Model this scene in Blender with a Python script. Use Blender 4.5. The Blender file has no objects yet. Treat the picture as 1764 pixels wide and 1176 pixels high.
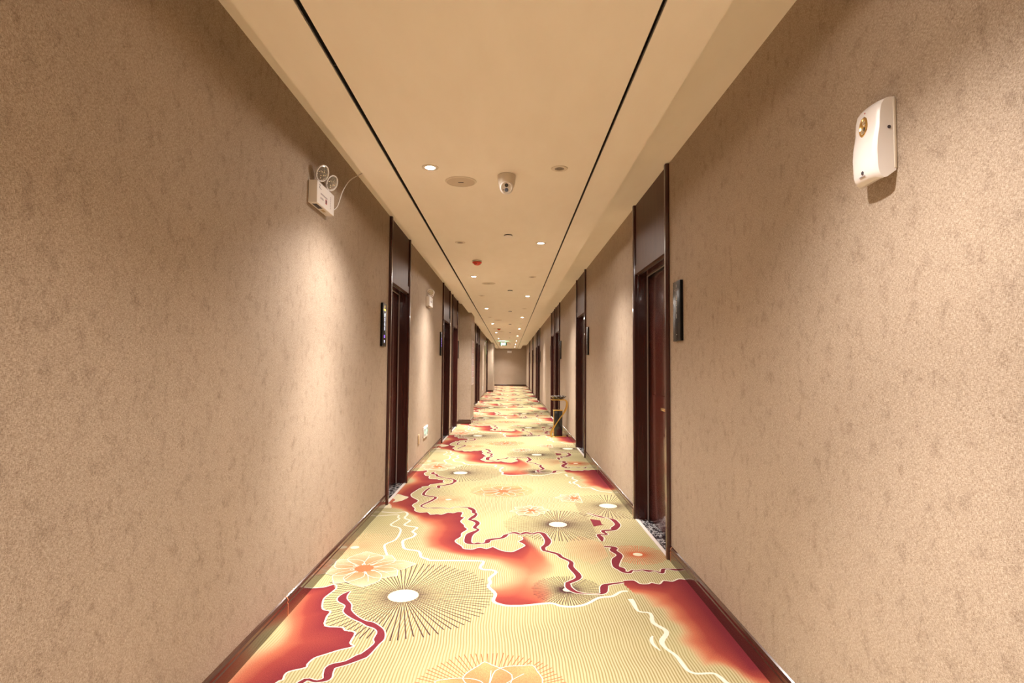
import bpy, bmesh, math, random
import numpy as np
from mathutils import Vector, Matrix
random.seed(7)
rng = np.random.RandomState(3)
SC = bpy.context.scene
COL = SC.collection

# ---------------------------------------------------------------- camera
cam = bpy.data.cameras.new('camera'); camo = bpy.data.objects.new('camera', cam); COL.objects.link(camo)
cam.sensor_fit = 'HORIZONTAL'; cam.sensor_width = 36.0; cam.lens = 36.0 * 950.0 / 1764.0
cam.clip_start = 0.02; cam.clip_end = 200
def cam_rot(yaw, pitch, roll):
    cy, sy, cp, sp = math.cos(yaw), math.sin(yaw), math.cos(pitch), math.sin(pitch)
    f = Vector((sy*cp, cy*cp, sp)); r = Vector((cy, -sy, 0)); u = r.cross(f)
    cr, sr = math.cos(roll), math.sin(roll)
    r2 = r*cr + u*sr; u2 = u*cr - r*sr
    return Matrix((r2, u2, -f)).transposed()
camo.matrix_world = Matrix.Translation((0, 0, 1.30)) @ cam_rot(0.003547, 0.045785, 0.0075).to_4x4()
SC.camera = camo

# ---------------------------------------------------------------- world, exposure
wd = bpy.data.worlds.new('world'); SC.world = wd; wd.use_nodes = True
wd.node_tree.nodes['Background'].inputs[0].default_value = (1.0, 0.86, 0.7, 1)
wd.node_tree.nodes['Background'].inputs[1].default_value = 0.3
SC.view_settings.view_transform = 'Standard'; SC.view_settings.look = 'None'
SC.view_settings.gamma = 1.0; SC.view_settings.use_curve_mapping = False
SC.view_settings.exposure = 1.04

# ---------------------------------------------------------------- light settings (used by the downlight builder)
BEAM_W, FLOOD_W, GLOW_W, LENS = 260.0, 120.0, 3.8, 90.0
BEAM_COL = (1.0, 0.93, 0.87); FLOOD_COL = (1.0, 0.93, 0.88)

# ---------------------------------------------------------------- sizes of the corridor (metres)
XL, XR, ZW, ZC = -1.157, 1.103, 2.73, 2.53
Y0, Y1 = -6.5, 37.6
CL, CR = -0.955, 0.738
# ---- carpet pattern of one repeat, metres
hard = [(-1.147,6.908),(-1.077,6.926),(-1.033,6.966),(-1.004,6.904),(-1.025,6.794),(-1.023,6.737),(-0.99,6.633),(-0.94,6.607),(-0.938,6.566),(-0.937,6.536),(-0.912,6.441),(-0.824,6.428),(-0.801,6.397),(-0.744,6.375),(-0.74,6.274),(-0.713,6.242),(-0.772,6.206),(-0.823,6.167),(-0.859,6.137),(-0.871,6.087),(-0.869,6.059),(-0.927,6.028),(-0.935,5.998),(-0.929,5.966),(-0.947,5.943),(-0.973,5.808),(-0.992,5.671),(-0.957,5.542),(-0.871,5.399),(-0.902,5.231),(-0.857,5.116),(-0.846,5.033),(-0.785,4.968),(-0.725,4.982),(-0.686,4.912),(-0.637,4.906),(-0.694,4.904),(-0.628,4.924),(-0.591,4.907),(-0.543,4.974),(-0.492,4.962),(-0.461,4.997),(-0.422,4.998),(-0.407,4.964),(-0.412,4.847),(-0.379,4.823),(-0.403,4.701),(-0.364,4.597),(-0.356,4.541),(-0.327,4.472),(-0.364,4.371),(-0.362,4.281),(-0.396,4.194),(-0.385,4.138),(-0.337,4.058),(-0.321,4.007),(-0.269,3.989),(-0.247,3.999),(-0.204,4.035),(-0.157,4.005),(-0.114,4.05),(-0.084,4.011),(-0.044,3.966),(0.017,3.941),(0.051,3.971),(0.086,4.023),(0.118,4.076),(0.105,4.121),(0.074,4.171),(0.104,4.223),(0.102,4.271),(0.073,4.3)]
softR = [(0.18,4.263),(0.246,4.043),(0.304,3.846),(0.34,3.695),(0.347,3.556),(0.281,3.382),(0.298,3.229),(0.258,3.099)]
bottom = [(0.248,3.098),(0.22,3.102),(0.095,3.082),(-0.001,3.07),(-0.048,3.085),(-0.002,3.086),(-0.04,3.088),(-0.08,3.13),(-0.073,3.224),(-0.116,3.323)]
softL = [(-0.108,3.389),(-0.066,3.445),(-0.059,3.576),(-0.114,3.717),(-0.264,3.774),(-0.434,3.864),(-0.552,3.927),(-0.564,3.943),(-0.644,3.992),(-0.71,4.244),(-0.712,4.511),(-0.769,4.622),(-0.842,4.812),(-1.011,5.043),(-1.123,5.095)]
hardC = [(0.702,3.432),(0.742,3.439),(0.775,3.433),(0.797,3.384),(0.844,3.383),(0.869,3.404),(0.91,3.38),(0.95,3.436),(1.0,3.424),(1.05,3.463),(1.089,3.457)]
W3 = [(0.688,3.164,0.016),(0.693,3.118,0.014),(0.697,3.009,0.008),(0.755,2.984,0.009),(0.742,2.879,0.012),(0.779,2.805,0.012),(0.777,2.76,0.012),(0.732,2.683,0.013),(0.735,2.618,0.009),(0.761,2.557,0.009),(0.769,2.484,0.01),(0.776,2.435,0.009),(0.805,2.409,0.007),(0.873,2.413,0.007),(0.894,2.39,0.009),(0.908,2.341,0.01),(0.946,2.259,0.008),(1.075,2.179,0.008)]
softC = [(0.738,3.194),(0.743,3.1479999999999997),(0.747,3.0389999999999997),(0.805,3.014),(0.792,2.909),(0.8290000000000001,2.835),(0.8270000000000001,2.7899999999999996),(0.782,2.7129999999999996),(0.785,2.6479999999999997),(0.811,2.5869999999999997),(0.8190000000000001,2.514),(0.8260000000000001,2.465),(0.8550000000000001,2.4389999999999996),(0.923,2.4429999999999996),(0.9440000000000001,2.42),(0.9580000000000001,2.371),(0.996,2.2889999999999997),(1.125,2.2089999999999996)]
W4 = [(0.703,2.738,0.004),(0.687,2.699,0.009),(0.686,2.65,0.008),(0.703,2.598,0.003)]
W1 = [(-1.133,4.986),(-0.992,4.949),(-0.93,4.991),(-0.888,4.912),(-0.891,4.786),(-0.831,4.714),(-0.855,4.597),(-0.821,4.553),(-0.737,4.511),(-0.756,4.404),(-0.721,4.343),(-0.731,4.263),(-0.783,4.186),(-0.771,4.094),(-0.734,3.99),(-0.63,3.942),(-0.596,3.829),(-0.54,3.784),(-0.528,3.761),(-0.21,3.759),(-0.167,3.73),(-0.183,3.643),(-0.161,3.602),(-0.099,3.589),(-0.078,3.549),(-0.115,3.457),(-0.108,3.389),(-0.116,3.323),(-0.073,3.224),(-0.082,3.124),(-0.031,3.077),(0.023,3.064),(0.094,3.071),(0.234,3.103),(0.284,3.068),(0.354,3.06),(0.429,3.092),(0.515,3.179),(0.592,3.198),(0.655,3.265),(0.697,3.272)]
W2 = [(-1.185,4.829),(-1.079,4.869),(-0.965,4.885),(-0.953,4.809),(-0.93,4.76),(-0.967,4.606),(-0.942,4.55),(-0.883,4.508),(-0.849,4.402),(-0.845,4.203),(-0.897,4.092),(-0.883,4.004),(-0.833,3.857)]
B1 = [(-0.912,6.868,0.002),(-0.929,6.808,0.012),(-0.921,6.749,0.016),(-0.868,6.683,0.01),(-0.851,6.609,0.013),(-0.794,6.538,0.01),(-0.737,6.49,0.008),(-0.694,6.462,0.014),(-0.649,6.426,0.01),(-0.621,6.381,0.011),(-0.613,6.312,0.016),(-0.614,6.263,0.008),(-0.642,6.169,0.013),(-0.661,6.147,0.015),(-0.705,6.099,0.01),(-0.759,6.067,0.013),(-0.759,6.02,0.012),(-0.751,5.974,0.01),(-0.787,5.955,0.006),(-0.848,5.944,0.008),(-0.864,5.646,0.01),(-0.731,5.548,0.01),(-0.749,5.402,0.01),(-0.816,5.204,0.007),(-0.745,5.119,0.005),(-0.728,5.134,0.004),(-0.683,5.129,0.008),(-0.597,5.137,0.006),(-0.55,5.105,0.003),(-0.523,5.117,0.004),(-0.499,5.168,0.003),(-0.381,5.157,0.008),(-0.349,5.115,0.016),(-0.316,5.047,0.012),(-0.311,4.979,0.012),(-0.287,4.927,0.008),(-0.308,4.825,0.014),(-0.33,4.75,0.01),(-0.287,4.715,0.014),(-0.256,4.634,0.012),(-0.275,4.521,0.01),(-0.243,4.457,0.008),(-0.295,4.352,0.018),(-0.306,4.253,0.018),(-0.297,4.14,0.016),(-0.255,4.113,0.007),(-0.226,4.123,0.013),(-0.197,4.12,0.005),(-0.16,4.143,0.012),(-0.151,4.199,0.014),(-0.107,4.228,0.012),(-0.048,4.258,0.01),(-0.024,4.318,0.012),(-0.0,4.358,0.005),(0.049,4.39,0.013),(0.092,4.35,0.008),(0.136,4.392,0.014),(0.185,4.362,0.009),(0.229,4.394,0.011),(0.265,4.374,0.014),(0.284,4.284,0.013),(0.296,4.189,0.016),(0.278,4.097,0.013),(0.251,4.044,0.011),(0.253,3.975,0.009),(0.264,3.967,0.009),(0.342,3.902,0.01),(0.363,3.839,0.009),(0.418,3.748,0.009),(0.408,3.653,0.012),(0.437,3.517,0.013),(0.425,3.453,0.011),(0.364,3.39,0.01),(0.359,3.376,0.01),(0.358,3.318,0.012),(0.391,3.255,0.009),(0.448,3.232,0.004),(0.523,3.227,0.004),(0.553,3.258,0.013),(0.571,3.334,0.015),(0.597,3.367,0.009),(0.698,3.402,0.006)]
B2 = [(0.704,4.991,0.005),(0.756,4.914,0.008),(0.803,4.864,0.012),(0.852,4.827,0.004),(0.891,4.779,0.014),(0.903,4.684,0.014),(0.899,4.614,0.016),(0.856,4.524,0.02),(0.835,4.481,0.012),(0.758,4.458,0.012),(0.751,4.415,0.01),(0.763,4.36,0.008),(0.702,4.353,0.01),(0.706,4.274,0.014),(0.701,4.188,0.006)]
B3 = [(0.695,4.066,0.008),(0.74,4.062,0.01),(0.763,4.036,0.016),(0.745,3.984,0.016),(0.771,3.886,0.014),(0.73,3.791,0.02),(0.705,3.673,0.014),(0.729,3.624,0.018),(0.737,3.576,0.01),(0.769,3.563,0.009),(0.798,3.604,0.006),(0.821,3.591,0.006),(0.861,3.612,0.005),(0.897,3.592,0.012),(0.938,3.593,0.004),(0.974,3.559,0.008),(1.001,3.621,0.008),(1.034,3.629,0.005),(1.076,3.616,0.01),(1.123,3.603,0.003)]
tri = [(0.698,4.799),(0.778,4.752),(0.772,4.634),(0.795,4.617),(0.748,4.606),(0.697,4.569)]
leaf = [[(-1.141,5.488),(-1.128,5.673),(-1.052,5.59),(-0.996,5.541),(-1.038,5.395),(-1.108,5.33),(-1.097,5.424)],[(-1.143,5.123),(-1.128,5.284),(-1.079,5.125)]]
# ---------------------------------------------------------------- materials
def mat(name, col=(.8,.8,.8), rough=.5, metal=0., coat=0., emit=None, es=0., spec=None):
    m = bpy.data.materials.new(name); m.use_nodes = True
    b = m.node_tree.nodes['Principled BSDF']
    b.inputs['Base Color'].default_value = (*col, 1); b.inputs['Roughness'].default_value = rough
    b.inputs['Metallic'].default_value = metal; b.inputs['Coat Weight'].default_value = coat
    b.inputs['Coat Roughness'].default_value = .08
    if spec is not None: b.inputs['Specular IOR Level'].default_value = spec
    if emit: b.inputs['Emission Color'].default_value = (*emit, 1); b.inputs['Emission Strength'].default_value = es
    return m
class NT:
    def __init__(s, m): s.t = m.node_tree; s.b = s.t.nodes['Principled BSDF']
    def n(s, kind, **kw):
        nd = s.t.nodes.new(kind)
        for k, v in kw.items():
            if k.startswith('i_'): nd.inputs[int(k[2:])].default_value = v
            else: setattr(nd, k, v)
        return nd
    def l(s, a, b): s.t.links.new(a, b)
    def coord(s, scale=(1,1,1)):
        c = s.n('ShaderNodeTexCoord'); mp = s.n('ShaderNodeMapping'); mp.inputs['Scale'].default_value = scale
        s.l(c.outputs['Object'], mp.inputs[0]); return mp.outputs[0]
    def noise(s, scale3, scale=1, detail=2, rough=.5):
        nz = s.n('ShaderNodeTexNoise'); nz.inputs['Scale'].default_value = scale
        nz.inputs['Detail'].default_value = detail; nz.inputs['Roughness'].default_value = rough
        s.l(s.coord(scale3), nz.inputs['Vector']); return nz.outputs[0]
    def ramp(s, f, stops):
        r = s.n('ShaderNodeValToRGB'); e = r.color_ramp.elements
        while len(e) < len(stops): e.new(.5)
        for i, (p, c) in enumerate(stops): e[i].position = p; e[i].color = (*c, 1) if len(c) == 3 else c
        s.l(f, r.inputs[0]); return r.outputs[0]
    def mix(s, f, a, b, mode='MIX'):
        m = s.n('ShaderNodeMix', data_type='RGBA', blend_type=mode)
        for v, i in ((f, 0), (a, 6), (b, 7)):
            if isinstance(v, (int, float)): m.inputs[i].default_value = v
            elif isinstance(v, tuple): m.inputs[i].default_value = (*v, 1)
            else: s.l(v, m.inputs[i])
        return m.outputs[2]
    def math(s, op, a, b=None, c=None):
        m = s.n('ShaderNodeMath', operation=op)
        for i, v in enumerate((a, b, c)):
            if v is None: continue
            if isinstance(v, (int, float)): m.inputs[i].default_value = v
            else: s.l(v, m.inputs[i])
        return m.outputs[0]
    def bump(s, h, strength=.3, dist=.002):
        b = s.n('ShaderNodeBump'); b.inputs['Strength'].default_value = strength; b.inputs['Distance'].default_value = dist
        s.l(h, b.inputs['Height']); s.l(b.outputs[0], s.b.inputs['Normal'])

def wallpaper(name, plane):
    m = mat(name, rough=.62, spec=.25); t = NT(m)
    A, B = ((1, 110, 760), (1, 700, 125)) if plane == 'x' else ((110, 1, 760), (700, 1, 125))
    h1 = t.noise(A, 1, 2, .55); h2 = t.noise(B, 1, 2, .55)
    wv = t.math('MAXIMUM', h1, h2)
    bl = t.noise((1, 17, 13) if plane == 'x' else (14, 1, 14), 1, 6, .78)
    big = t.noise((1, 1.6, 1.6), 1, 2, .5)
    c = t.ramp(wv, [(.46, WP_D), (.66, WP_L)])
    blm = t.ramp(bl, [(.52, (1, 1, 1)), (.74, (.64, .60, .58) if plane == 'x' else (.86, .84, .83))])
    c = t.mix(1., c, blm, 'MULTIPLY')
    c = t.mix(1., c, t.ramp(big, [(.3, (.95, .95, .95)), (.7, (1.04, 1.04, 1.04))]), 'MULTIPLY')
    t.l(c, t.b.inputs['Base Color']); t.bump(wv, .45, .003)
    return m
WP_D, WP_L = (.275, .20, .138), (.54, .438, .342)
M = {}
M['wall'] = wallpaper('woven_wallpaper', 'x'); M['wall_end'] = wallpaper('woven_wallpaper_end', 'y')
def paint():
    m = mat('ceiling_paint', (.90, .835, .745), .75, spec=.2); t = NT(m)
    n = t.noise((9, 3, 9), 1, 3, .5)
    t.l(t.ramp(n, [(.3, (.885, .82, .73)), (.7, (.91, .85, .765))]), t.b.inputs['Base Color']); return m
M['ceil'] = paint()
def wood(name, a, b, rough, coat, z=False):
    m = mat(name, a, rough, coat=coat); t = NT(m)
    n = t.noise((55, 55, 3) if z else (60, 4, 60), 1, 4, .6)
    t.l(t.ramp(n, [(.3, a), (.7, b)]), t.b.inputs['Base Color']); return m
M['wood'] = wood('mahogany_wood', (.030, .005, .004), (.050, .010, .007), .25, .45, True)
M['leaf'] = wood('mahogany_door', (.060, .008, .005), (.105, .019, .012), .22, .5, True)
M['transom'] = wood('walnut_veneer', (.062, .024, .013), (.105, .044, .025), .50, .0, True)
M['base'] = wood('baseboard_wood', (.035, .011, .007), (.062, .022, .014), .16, .5)
M['seal'] = mat('door_seal', (.30, .24, .22), .4)
M['brass'] = mat('brass', (.80, .56, .24), .25, 1.)
M['gold'] = mat('gold_plated', (.78, .50, .13), .30, 1.)
M['copper'] = mat('copper_strip', (.75, .33, .17), .35, .6)
M['steel'] = mat('steel', (.65, .6, .55), .3, 1.)
M['stone'] = mat('pale_stone', (.62, .54, .49), .45)
def marble():
    m = mat('black_marble', (.01, .01, .012), .12); t = NT(m)
    n = t.noise((16, 9, 16), 1, 6, .7)
    d = t.math('ABSOLUTE', t.math('SUBTRACT', n, .5))
    t.l(t.ramp(d, [(0, (.5, .47, .45)), (.035, (.06, .06, .065)), (.1, (.008, .008, .01))]), t.b.inputs['Base Color']); return m
M['marble'] = marble()
M['white'] = mat('white_plastic', (.80, .76, .74), .35)
M['cream'] = mat('aged_white_plastic', (.66, .58, .48), .5)
M['grille'] = mat('speaker_grille', (.60, .51, .41), .7)
M['trimring'] = mat('lamp_trim', (.72, .64, .54), .45)
M['black'] = mat('black_plastic', (.006, .006, .007), .15, coat=.5)
M['matblack'] = mat('black_void', (.004, .004, .004), .9)
M['grey'] = mat('slot_metal', (.10, .09, .08), .45, .5)
M['signbody'] = mat('gloss_black_acrylic', (.005, .005, .005), .24, spec=.14)
M['red'] = mat('red_plastic', (.62, .05, .02), .4)
M['lens'] = mat('lit_lens', (1, 1, 1), .5, emit=(1, .94, .88), es=LENS)
M['offlens'] = mat('unlit_lens', (.20, .15, .11), .3)
M['glass'] = mat('clear_lamp_glass', (.40, .36, .30), .15, .6, coat=1.); 
M['digit'] = mat('lit_digit', (.8, .8, 1), .4, emit=(.75, .78, 1), es=1.3)
M['digit_w'] = mat('white_digit', (.72, .68, .66), .4)
M['golddot'] = mat('lit_gold_mark', (.9, .6, .1), .4, emit=(1, .62, .1), es=.9)
M['violet'] = mat('lit_violet_mark', (.3, .15, .9), .4, emit=(.25, .1, 1), es=1.0)
M['exit'] = mat('exit_sign_white', (.8, 1, .9), .4, emit=(.75, 1, .88), es=2.2)
M['exitg'] = mat('exit_sign_green', (.0, .22, .12), .4, emit=(.02, .5, .25), es=.35)
M['exitd'] = mat('exit_sign_dark_green', (.006, .04, .02), .35)
M['lowg'] = mat('low_sign_grey_green', (.14, .22, .18), .3)
M['lowlit'] = mat('low_sign_lit', (.50, .68, .60), .4, emit=(.8, 1, .92), es=.12)
M['ink'] = mat('dark_ink', (.05, .04, .05), .6)
M['inkred'] = mat('red_ink', (.50, .10, .10), .6)
M['inkgrey'] = mat('grey_ink', (.36, .31, .33), .6)
M['paper'] = mat('notice_board', (.66, .56, .52), .5)
M['chrome'] = mat('chrome', (.85, .82, .78), .08, 1.)
M['blue'] = mat('infrared_window', (.10, .13, .22), .1, coat=1.)
M['beige'] = mat('beige_plastic', (.55, .40, .24), .45)
M['under'] = mat('dark_underlay', (.2, .15, .1), .9)

# ---------------------------------------------------------------- mesh builder
class MB:
    def __init__(s): s.v = []; s.f = []; s.m = []; s.mats = []; s.sm = []
    def mi(s, m):
        if m not in s.mats: s.mats.append(m)
        return s.mats.index(m)
    def add(s, vs, fs, m, smooth=False):
        o = len(s.v); s.v += [tuple(v) for v in vs]; k = s.mi(m)
        for f in fs: s.f.append(tuple(o+i for i in f)); s.m.append(k); s.sm.append(smooth)
    def box(s, a, b, m):
        x0, y0, z0 = [min(a[i], b[i]) for i in range(3)]; x1, y1, z1 = [max(a[i], b[i]) for i in range(3)]
        vs = [(x0,y0,z0),(x1,y0,z0),(x1,y1,z0),(x0,y1,z0),(x0,y0,z1),(x1,y0,z1),(x1,y1,z1),(x0,y1,z1)]
        s.add(vs, [(0,3,2,1),(4,5,6,7),(0,1,5,4),(1,2,6,5),(2,3,7,6),(3,0,4,7)], m)
    def rbox(s, a, b, m, r=.004):   # box with bevelled edges
        bm = bmesh.new(); bmesh.ops.create_cube(bm, size=1)
        c = [(a[i]+b[i])/2 for i in range(3)]; d = [abs(b[i]-a[i]) for i in range(3)]
        for v in bm.verts: v.co = Vector((c[0]+v.co.x*d[0], c[1]+v.co.y*d[1], c[2]+v.co.z*d[2]))
        bmesh.ops.bevel(bm, geom=bm.edges[:], offset=min(r, min(d)*.45), segments=3, profile=.5, affect='EDGES')
        s.bm(bm, m, True)
    def bm(s, bm, m, smooth=False, mtx=None):
        if mtx: bmesh.ops.transform(bm, matrix=mtx, verts=bm.verts)
        bm.verts.index_update()
        s.add([v.co[:] for v in bm.verts], [tuple(v.index for v in f.verts) for f in bm.faces], m, smooth); bm.free()
    def prism(s, prof, y0, y1, m, axis='y', smooth=False):   # profile in the other two axes
        n = len(prof)
        def P(p, t): return (p[0], t, p[1]) if axis == 'y' else ((t, p[0], p[1]) if axis == 'x' else (p[0], p[1], t))
        vs = [P(p, y0) for p in prof] + [P(p, y1) for p in prof]
        fs = [(i, (i+1) % n, n+(i+1) % n, n+i) for i in range(n)] + [tuple(range(n))[::-1], tuple(range(n, 2*n))]
        s.add(vs, fs, m, smooth)
    def lathe(s, prof, m, mtx=None, n=32, smooth=True):   # prof: (radius, height) about z
        vs = []; fs = []
        for r, h in prof:
            for k in range(n): a = 2*math.pi*k/n; vs.append(Vector((r*math.cos(a), r*math.sin(a), h)))
        for j in range(len(prof)-1):
            for k in range(n): fs.append((j*n+k, j*n+(k+1) % n, (j+1)*n+(k+1) % n, (j+1)*n+k))
        if prof[0][0] > 1e-6: fs.append(tuple(range(n))[::-1])
        if prof[-1][0] > 1e-6: fs.append(tuple(range((len(prof)-1)*n, len(prof)*n)))
        if mtx: vs = [mtx @ v for v in vs]
        s.add(vs, fs, m, smooth)
    def tube(s, pts, r, m, n=10, flat=None):
        pts = [Vector(p) for p in pts]; vs = []; fs = []
        up0 = Vector((0, 0, 1))
        for i, p in enumerate(pts):
            d = (pts[min(i+1, len(pts)-1)]-pts[max(i-1, 0)]).normalized()
            a = d.cross(up0 if abs(d.z) < .95 else Vector((0, 1, 0))).normalized(); b = d.cross(a).normalized()
            if flat: a = Vector((0, 1, 0)); b = d.cross(a).normalized()
            for k in range(n):
                t = 2*math.pi*(k+.5)/n
                if flat: q = a*flat[0]*(1 if math.cos(t) > 0 else -1) + b*flat[1]*(1 if math.sin(t) > 0 else -1)
                else: q = a*r*math.cos(t) + b*r*math.sin(t)
                vs.append(p+q)
        for j in range(len(pts)-1):
            for k in range(n): fs.append((j*n+k, j*n+(k+1) % n, (j+1)*n+(k+1) % n, (j+1)*n+k))
        fs += [tuple(range(n))[::-1], tuple(range((len(pts)-1)*n, len(pts)*n))]
        s.add(vs, fs, m, not flat)
    def text(s, txt, size, m, mtx, ext=.0006):
        c = bpy.data.curves.new('t', 'FONT'); c.body = txt; c.size = size; c.align_x = 'CENTER'; c.align_y = 'CENTER'; c.extrude = ext
        o = bpy.data.objects.new('t', c); me = bpy.data.meshes.new_from_object(o)
        s.add([mtx @ v.co for v in me.vertices], [tuple(p.vertices) for p in me.polygons], m)
        bpy.data.objects.remove(o); bpy.data.curves.remove(c); bpy.data.meshes.remove(me)
    def build(s, name, parent=None):
        me = bpy.data.meshes.new(name); me.from_pydata(s.v, [], s.f)
        for mm in s.mats: me.materials.append(M[mm] if isinstance(mm, str) else mm)
        me.polygons.foreach_set('material_index', s.m); me.polygons.foreach_set('use_smooth', s.sm)
        bm = bmesh.new(); bm.from_mesh(me); bmesh.ops.recalc_face_normals(bm, faces=bm.faces); bm.to_mesh(me); bm.free()
        if any(s.sm):
            me.set_sharp_from_angle(angle=math.radians(38))
        o = bpy.data.objects.new(name, me); COL.objects.link(o)
        if parent:
            o.parent = parent
            o.location = -Vector(parent.location) if False else (0, 0, 0)
        return o
def empty(name, loc=(0, 0, 0)):
    o = bpy.data.objects.new(name, None); COL.objects.link(o); o.location = loc; o.empty_display_size = .05; return o
def tag(o, label=None, cat=None, group=None, kind=None):
    if label: o['label'] = label
    if cat: o['category'] = cat
    if group: o['group'] = group
    if kind: o['kind'] = kind
    return o
def struct(o, label=None): return tag(o, label=label, kind='structure')
def copy_tree(o, parent=None):
    c = o.copy(); COL.objects.link(c); c.parent = parent
    for ch in o.children: copy_tree(ch, c)
    return c

# ---------------------------------------------------------------- the shell
DL = [(5.21, 6.24), (9.37, 10.45), (10.90, 11.98), (18.30, 19.40), (19.74, 20.84), (27.10, 28.20)]
DR = [(3.79, 4.85), (7.97, 9.05), (12.13, 13.19), (13.52, 14.60), (20.20, 21.35), (21.85, 22.98), (25.70, 26.85), (30.10, 31.25)]
CW = .055      # casing width
def wall(name, X, s, doors, piers=()):
    mb = MB(); d = .30; xo = X - s*d
    y = Y0
    for a, b in doors:
        mb.box((X, y, 0), (xo, a+CW*.5, ZW), 'wall'); mb.box((X, a+CW*.5, 2.17), (xo, b-CW*.5, ZW), 'wall'); y = b-CW*.5
    mb.box((X, y, 0), (xo, Y1, ZW), 'wall')
    o = struct(mb.build(name), name.replace('_', ' ') + ' with tan woven wallpaper')
    for q, (a, b, xp) in enumerate(piers):      # papered pilasters standing out from the wall
        x0, x1 = X, xp; mb = MB()
        mb.add([(x1, a, 0), (x1, b, 0), (x1, b, ZW), (x1, a, ZW)], [(0, 1, 2, 3)], 'wall')
        mb.add([(x0, a, 0), (x1, a, 0), (x1, a, ZW), (x0, a, ZW), (x0, b, 0), (x1, b, 0), (x1, b, ZW), (x0, b, ZW)], [(0, 1, 2, 3), (4, 7, 6, 5)], 'wall_end')
        mb.add([(x0, a, ZW), (x1, a, ZW), (x1, b, ZW), (x0, b, ZW), (x0, a, .001), (x1, a, .001), (x1, b, .001), (x0, b, .001), (x0, a, 0), (x0, b, 0), (x0, b, ZW), (x0, a, ZW)], [(0, 1, 2, 3), (4, 7, 6, 5), (8, 9, 10, 11)], 'wall')
        struct(mb.build('trim_%d' % (q+3)), 'papered wall pier, ' + ('nearer' if q == 0 else 'farther'))
    return o
wl = wall('wall_left', XL, 1, DL, [(12.58, 13.62, -.885), (28.35, 31.0, -.86)])
wr = wall('wall_right', XR, -1, DR)
mb = MB(); mb.box((XL-.3, Y1, 0), (XR+.3, Y1+.2, ZW), 'wall_end'); struct(mb.build('wall_far'), 'tan papered wall closing the far end')
mb = MB(); mb.box((XL-.3, Y0-.2, 0), (XR+.3, Y0, ZW), 'wall_end'); struct(mb.build('wall_near'), 'wall behind the camera')
# ceiling: high soffits by the walls, a lower centre panel with two slots
mb = MB()
mb.box((XL-.3, Y0-.2, ZW), (XR+.3, Y1+.2, ZW+.15), 'ceil')
SL = (-.741, -.719); SR = (.503, .519)
mb.box((CL, Y0, ZC+.035), (CR, Y1-.002, ZW), 'ceil')
for a, b in ((CL, SL[0]), (SL[1], SR[0]), (SR[1], CR)): mb.box((a, Y0, ZC), (b, Y1-.002, ZC+.035), 'ceil')
struct(mb.build('ceiling'), 'cream painted ceiling with a lowered centre panel')
for i, (a, b, outer) in enumerate(((SL[0], SL[1], -1), (SR[0], SR[1], 1))):
    mb = MB(); mb.box((a, Y0, ZC+.030), (b, Y1-.003, ZC+.0348), 'matblack')
    if outer < 0: mb.box((a, Y0, ZC+.004), (a+.004, Y1-.003, ZC+.03), 'grey'); mb.box((b-.002, Y0, ZC+.002), (b, Y1-.003, ZC+.03), 'matblack')
    else: mb.box((b-.004, Y0, ZC+.004), (b, Y1-.003, ZC+.03), 'grey'); mb.box((a, Y0, ZC+.002), (a+.002, Y1-.003, ZC+.03), 'matblack')
    for k in range(30): mb.box((a+.004, 1.0+k*1.22, ZC+.006), (b-.004, 1.003+k*1.22, ZC+.03), 'grey')
    struct(mb.build('trim_%d' % (i+1)), 'dark linear air slot in the ceiling, ' + ('left' if i == 0 else 'right') + ' one')
# baseboards
PROF = [(0, 0), (.014, 0), (.014, .060), (.0105, .066), (.0105, .072), (.013, .076), (.013, .082), (.007, .093), (0, .097)]
def baseboard(name, X, s, segs, joints, extra=()):
    mb = MB()
    for a, b in segs: mb.prism([(X+s*p[0], p[1]) for p in PROF], a, b, 'base')
    for q in extra: q(mb)
    o = struct(mb.build(name), 'dark wood ' + name.replace('_', ' '))
    mb = MB()
    for y in joints: mb.prism([(X+s*(p[0]+.0012), p[1]+(.001 if p[1] > 0 else 0)) for p in PROF], y-.003, y+.003, 'copper')
    if joints: j = mb.build('joint_strip', o); j['label'] = 'thin copper joint strips'
def segs(doors, cuts=()):
    out = []; y = Y0
    for a, b in sorted(list(doors)+list(cuts)): out.append((y, a)); y = b
    out.append((y, Y1)); return out
def pier_base(mb, a, b, xp):
    mb.prism([(a-p[0], p[1]) for p in PROF], XL+.002, xp+.002, 'base', axis='x')
    mb.prism([(xp+p[0], p[1]) for p in PROF], a-.014, b+.014, 'base')
    mb.prism([(b+p[0], p[1]) for p in PROF], XL+.002, xp+.002, 'base', axis='x')
baseboard('baseboard_left', XL, 1, segs(DL, [(12.565, 13.63), (28.3, 31.01)]), [2.93, 6.30, 7.95],
          [lambda mb: pier_base(mb, 12.58, 13.62, -.885), lambda mb: pier_base(mb, 28.35, 31.0, -.86)])
baseboard('baseboard_right', XR, -1, segs(DR), [3.765, 4.90, 6.85, 11.2])
mb = MB(); mb.prism([(Y1-p[0], p[1]) for p in PROF], XL+.014, XR-.014, 'base', axis='x'); struct(mb.build('baseboard_far'), 'dark wood baseboard at the far end')
mb = MB(); mb.box((XL-.3, Y0-.2, -.15), (XR+.3, Y1+.2, -.002), 'under'); struct(mb.build('floor'), 'floor slab under the carpet')

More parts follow.
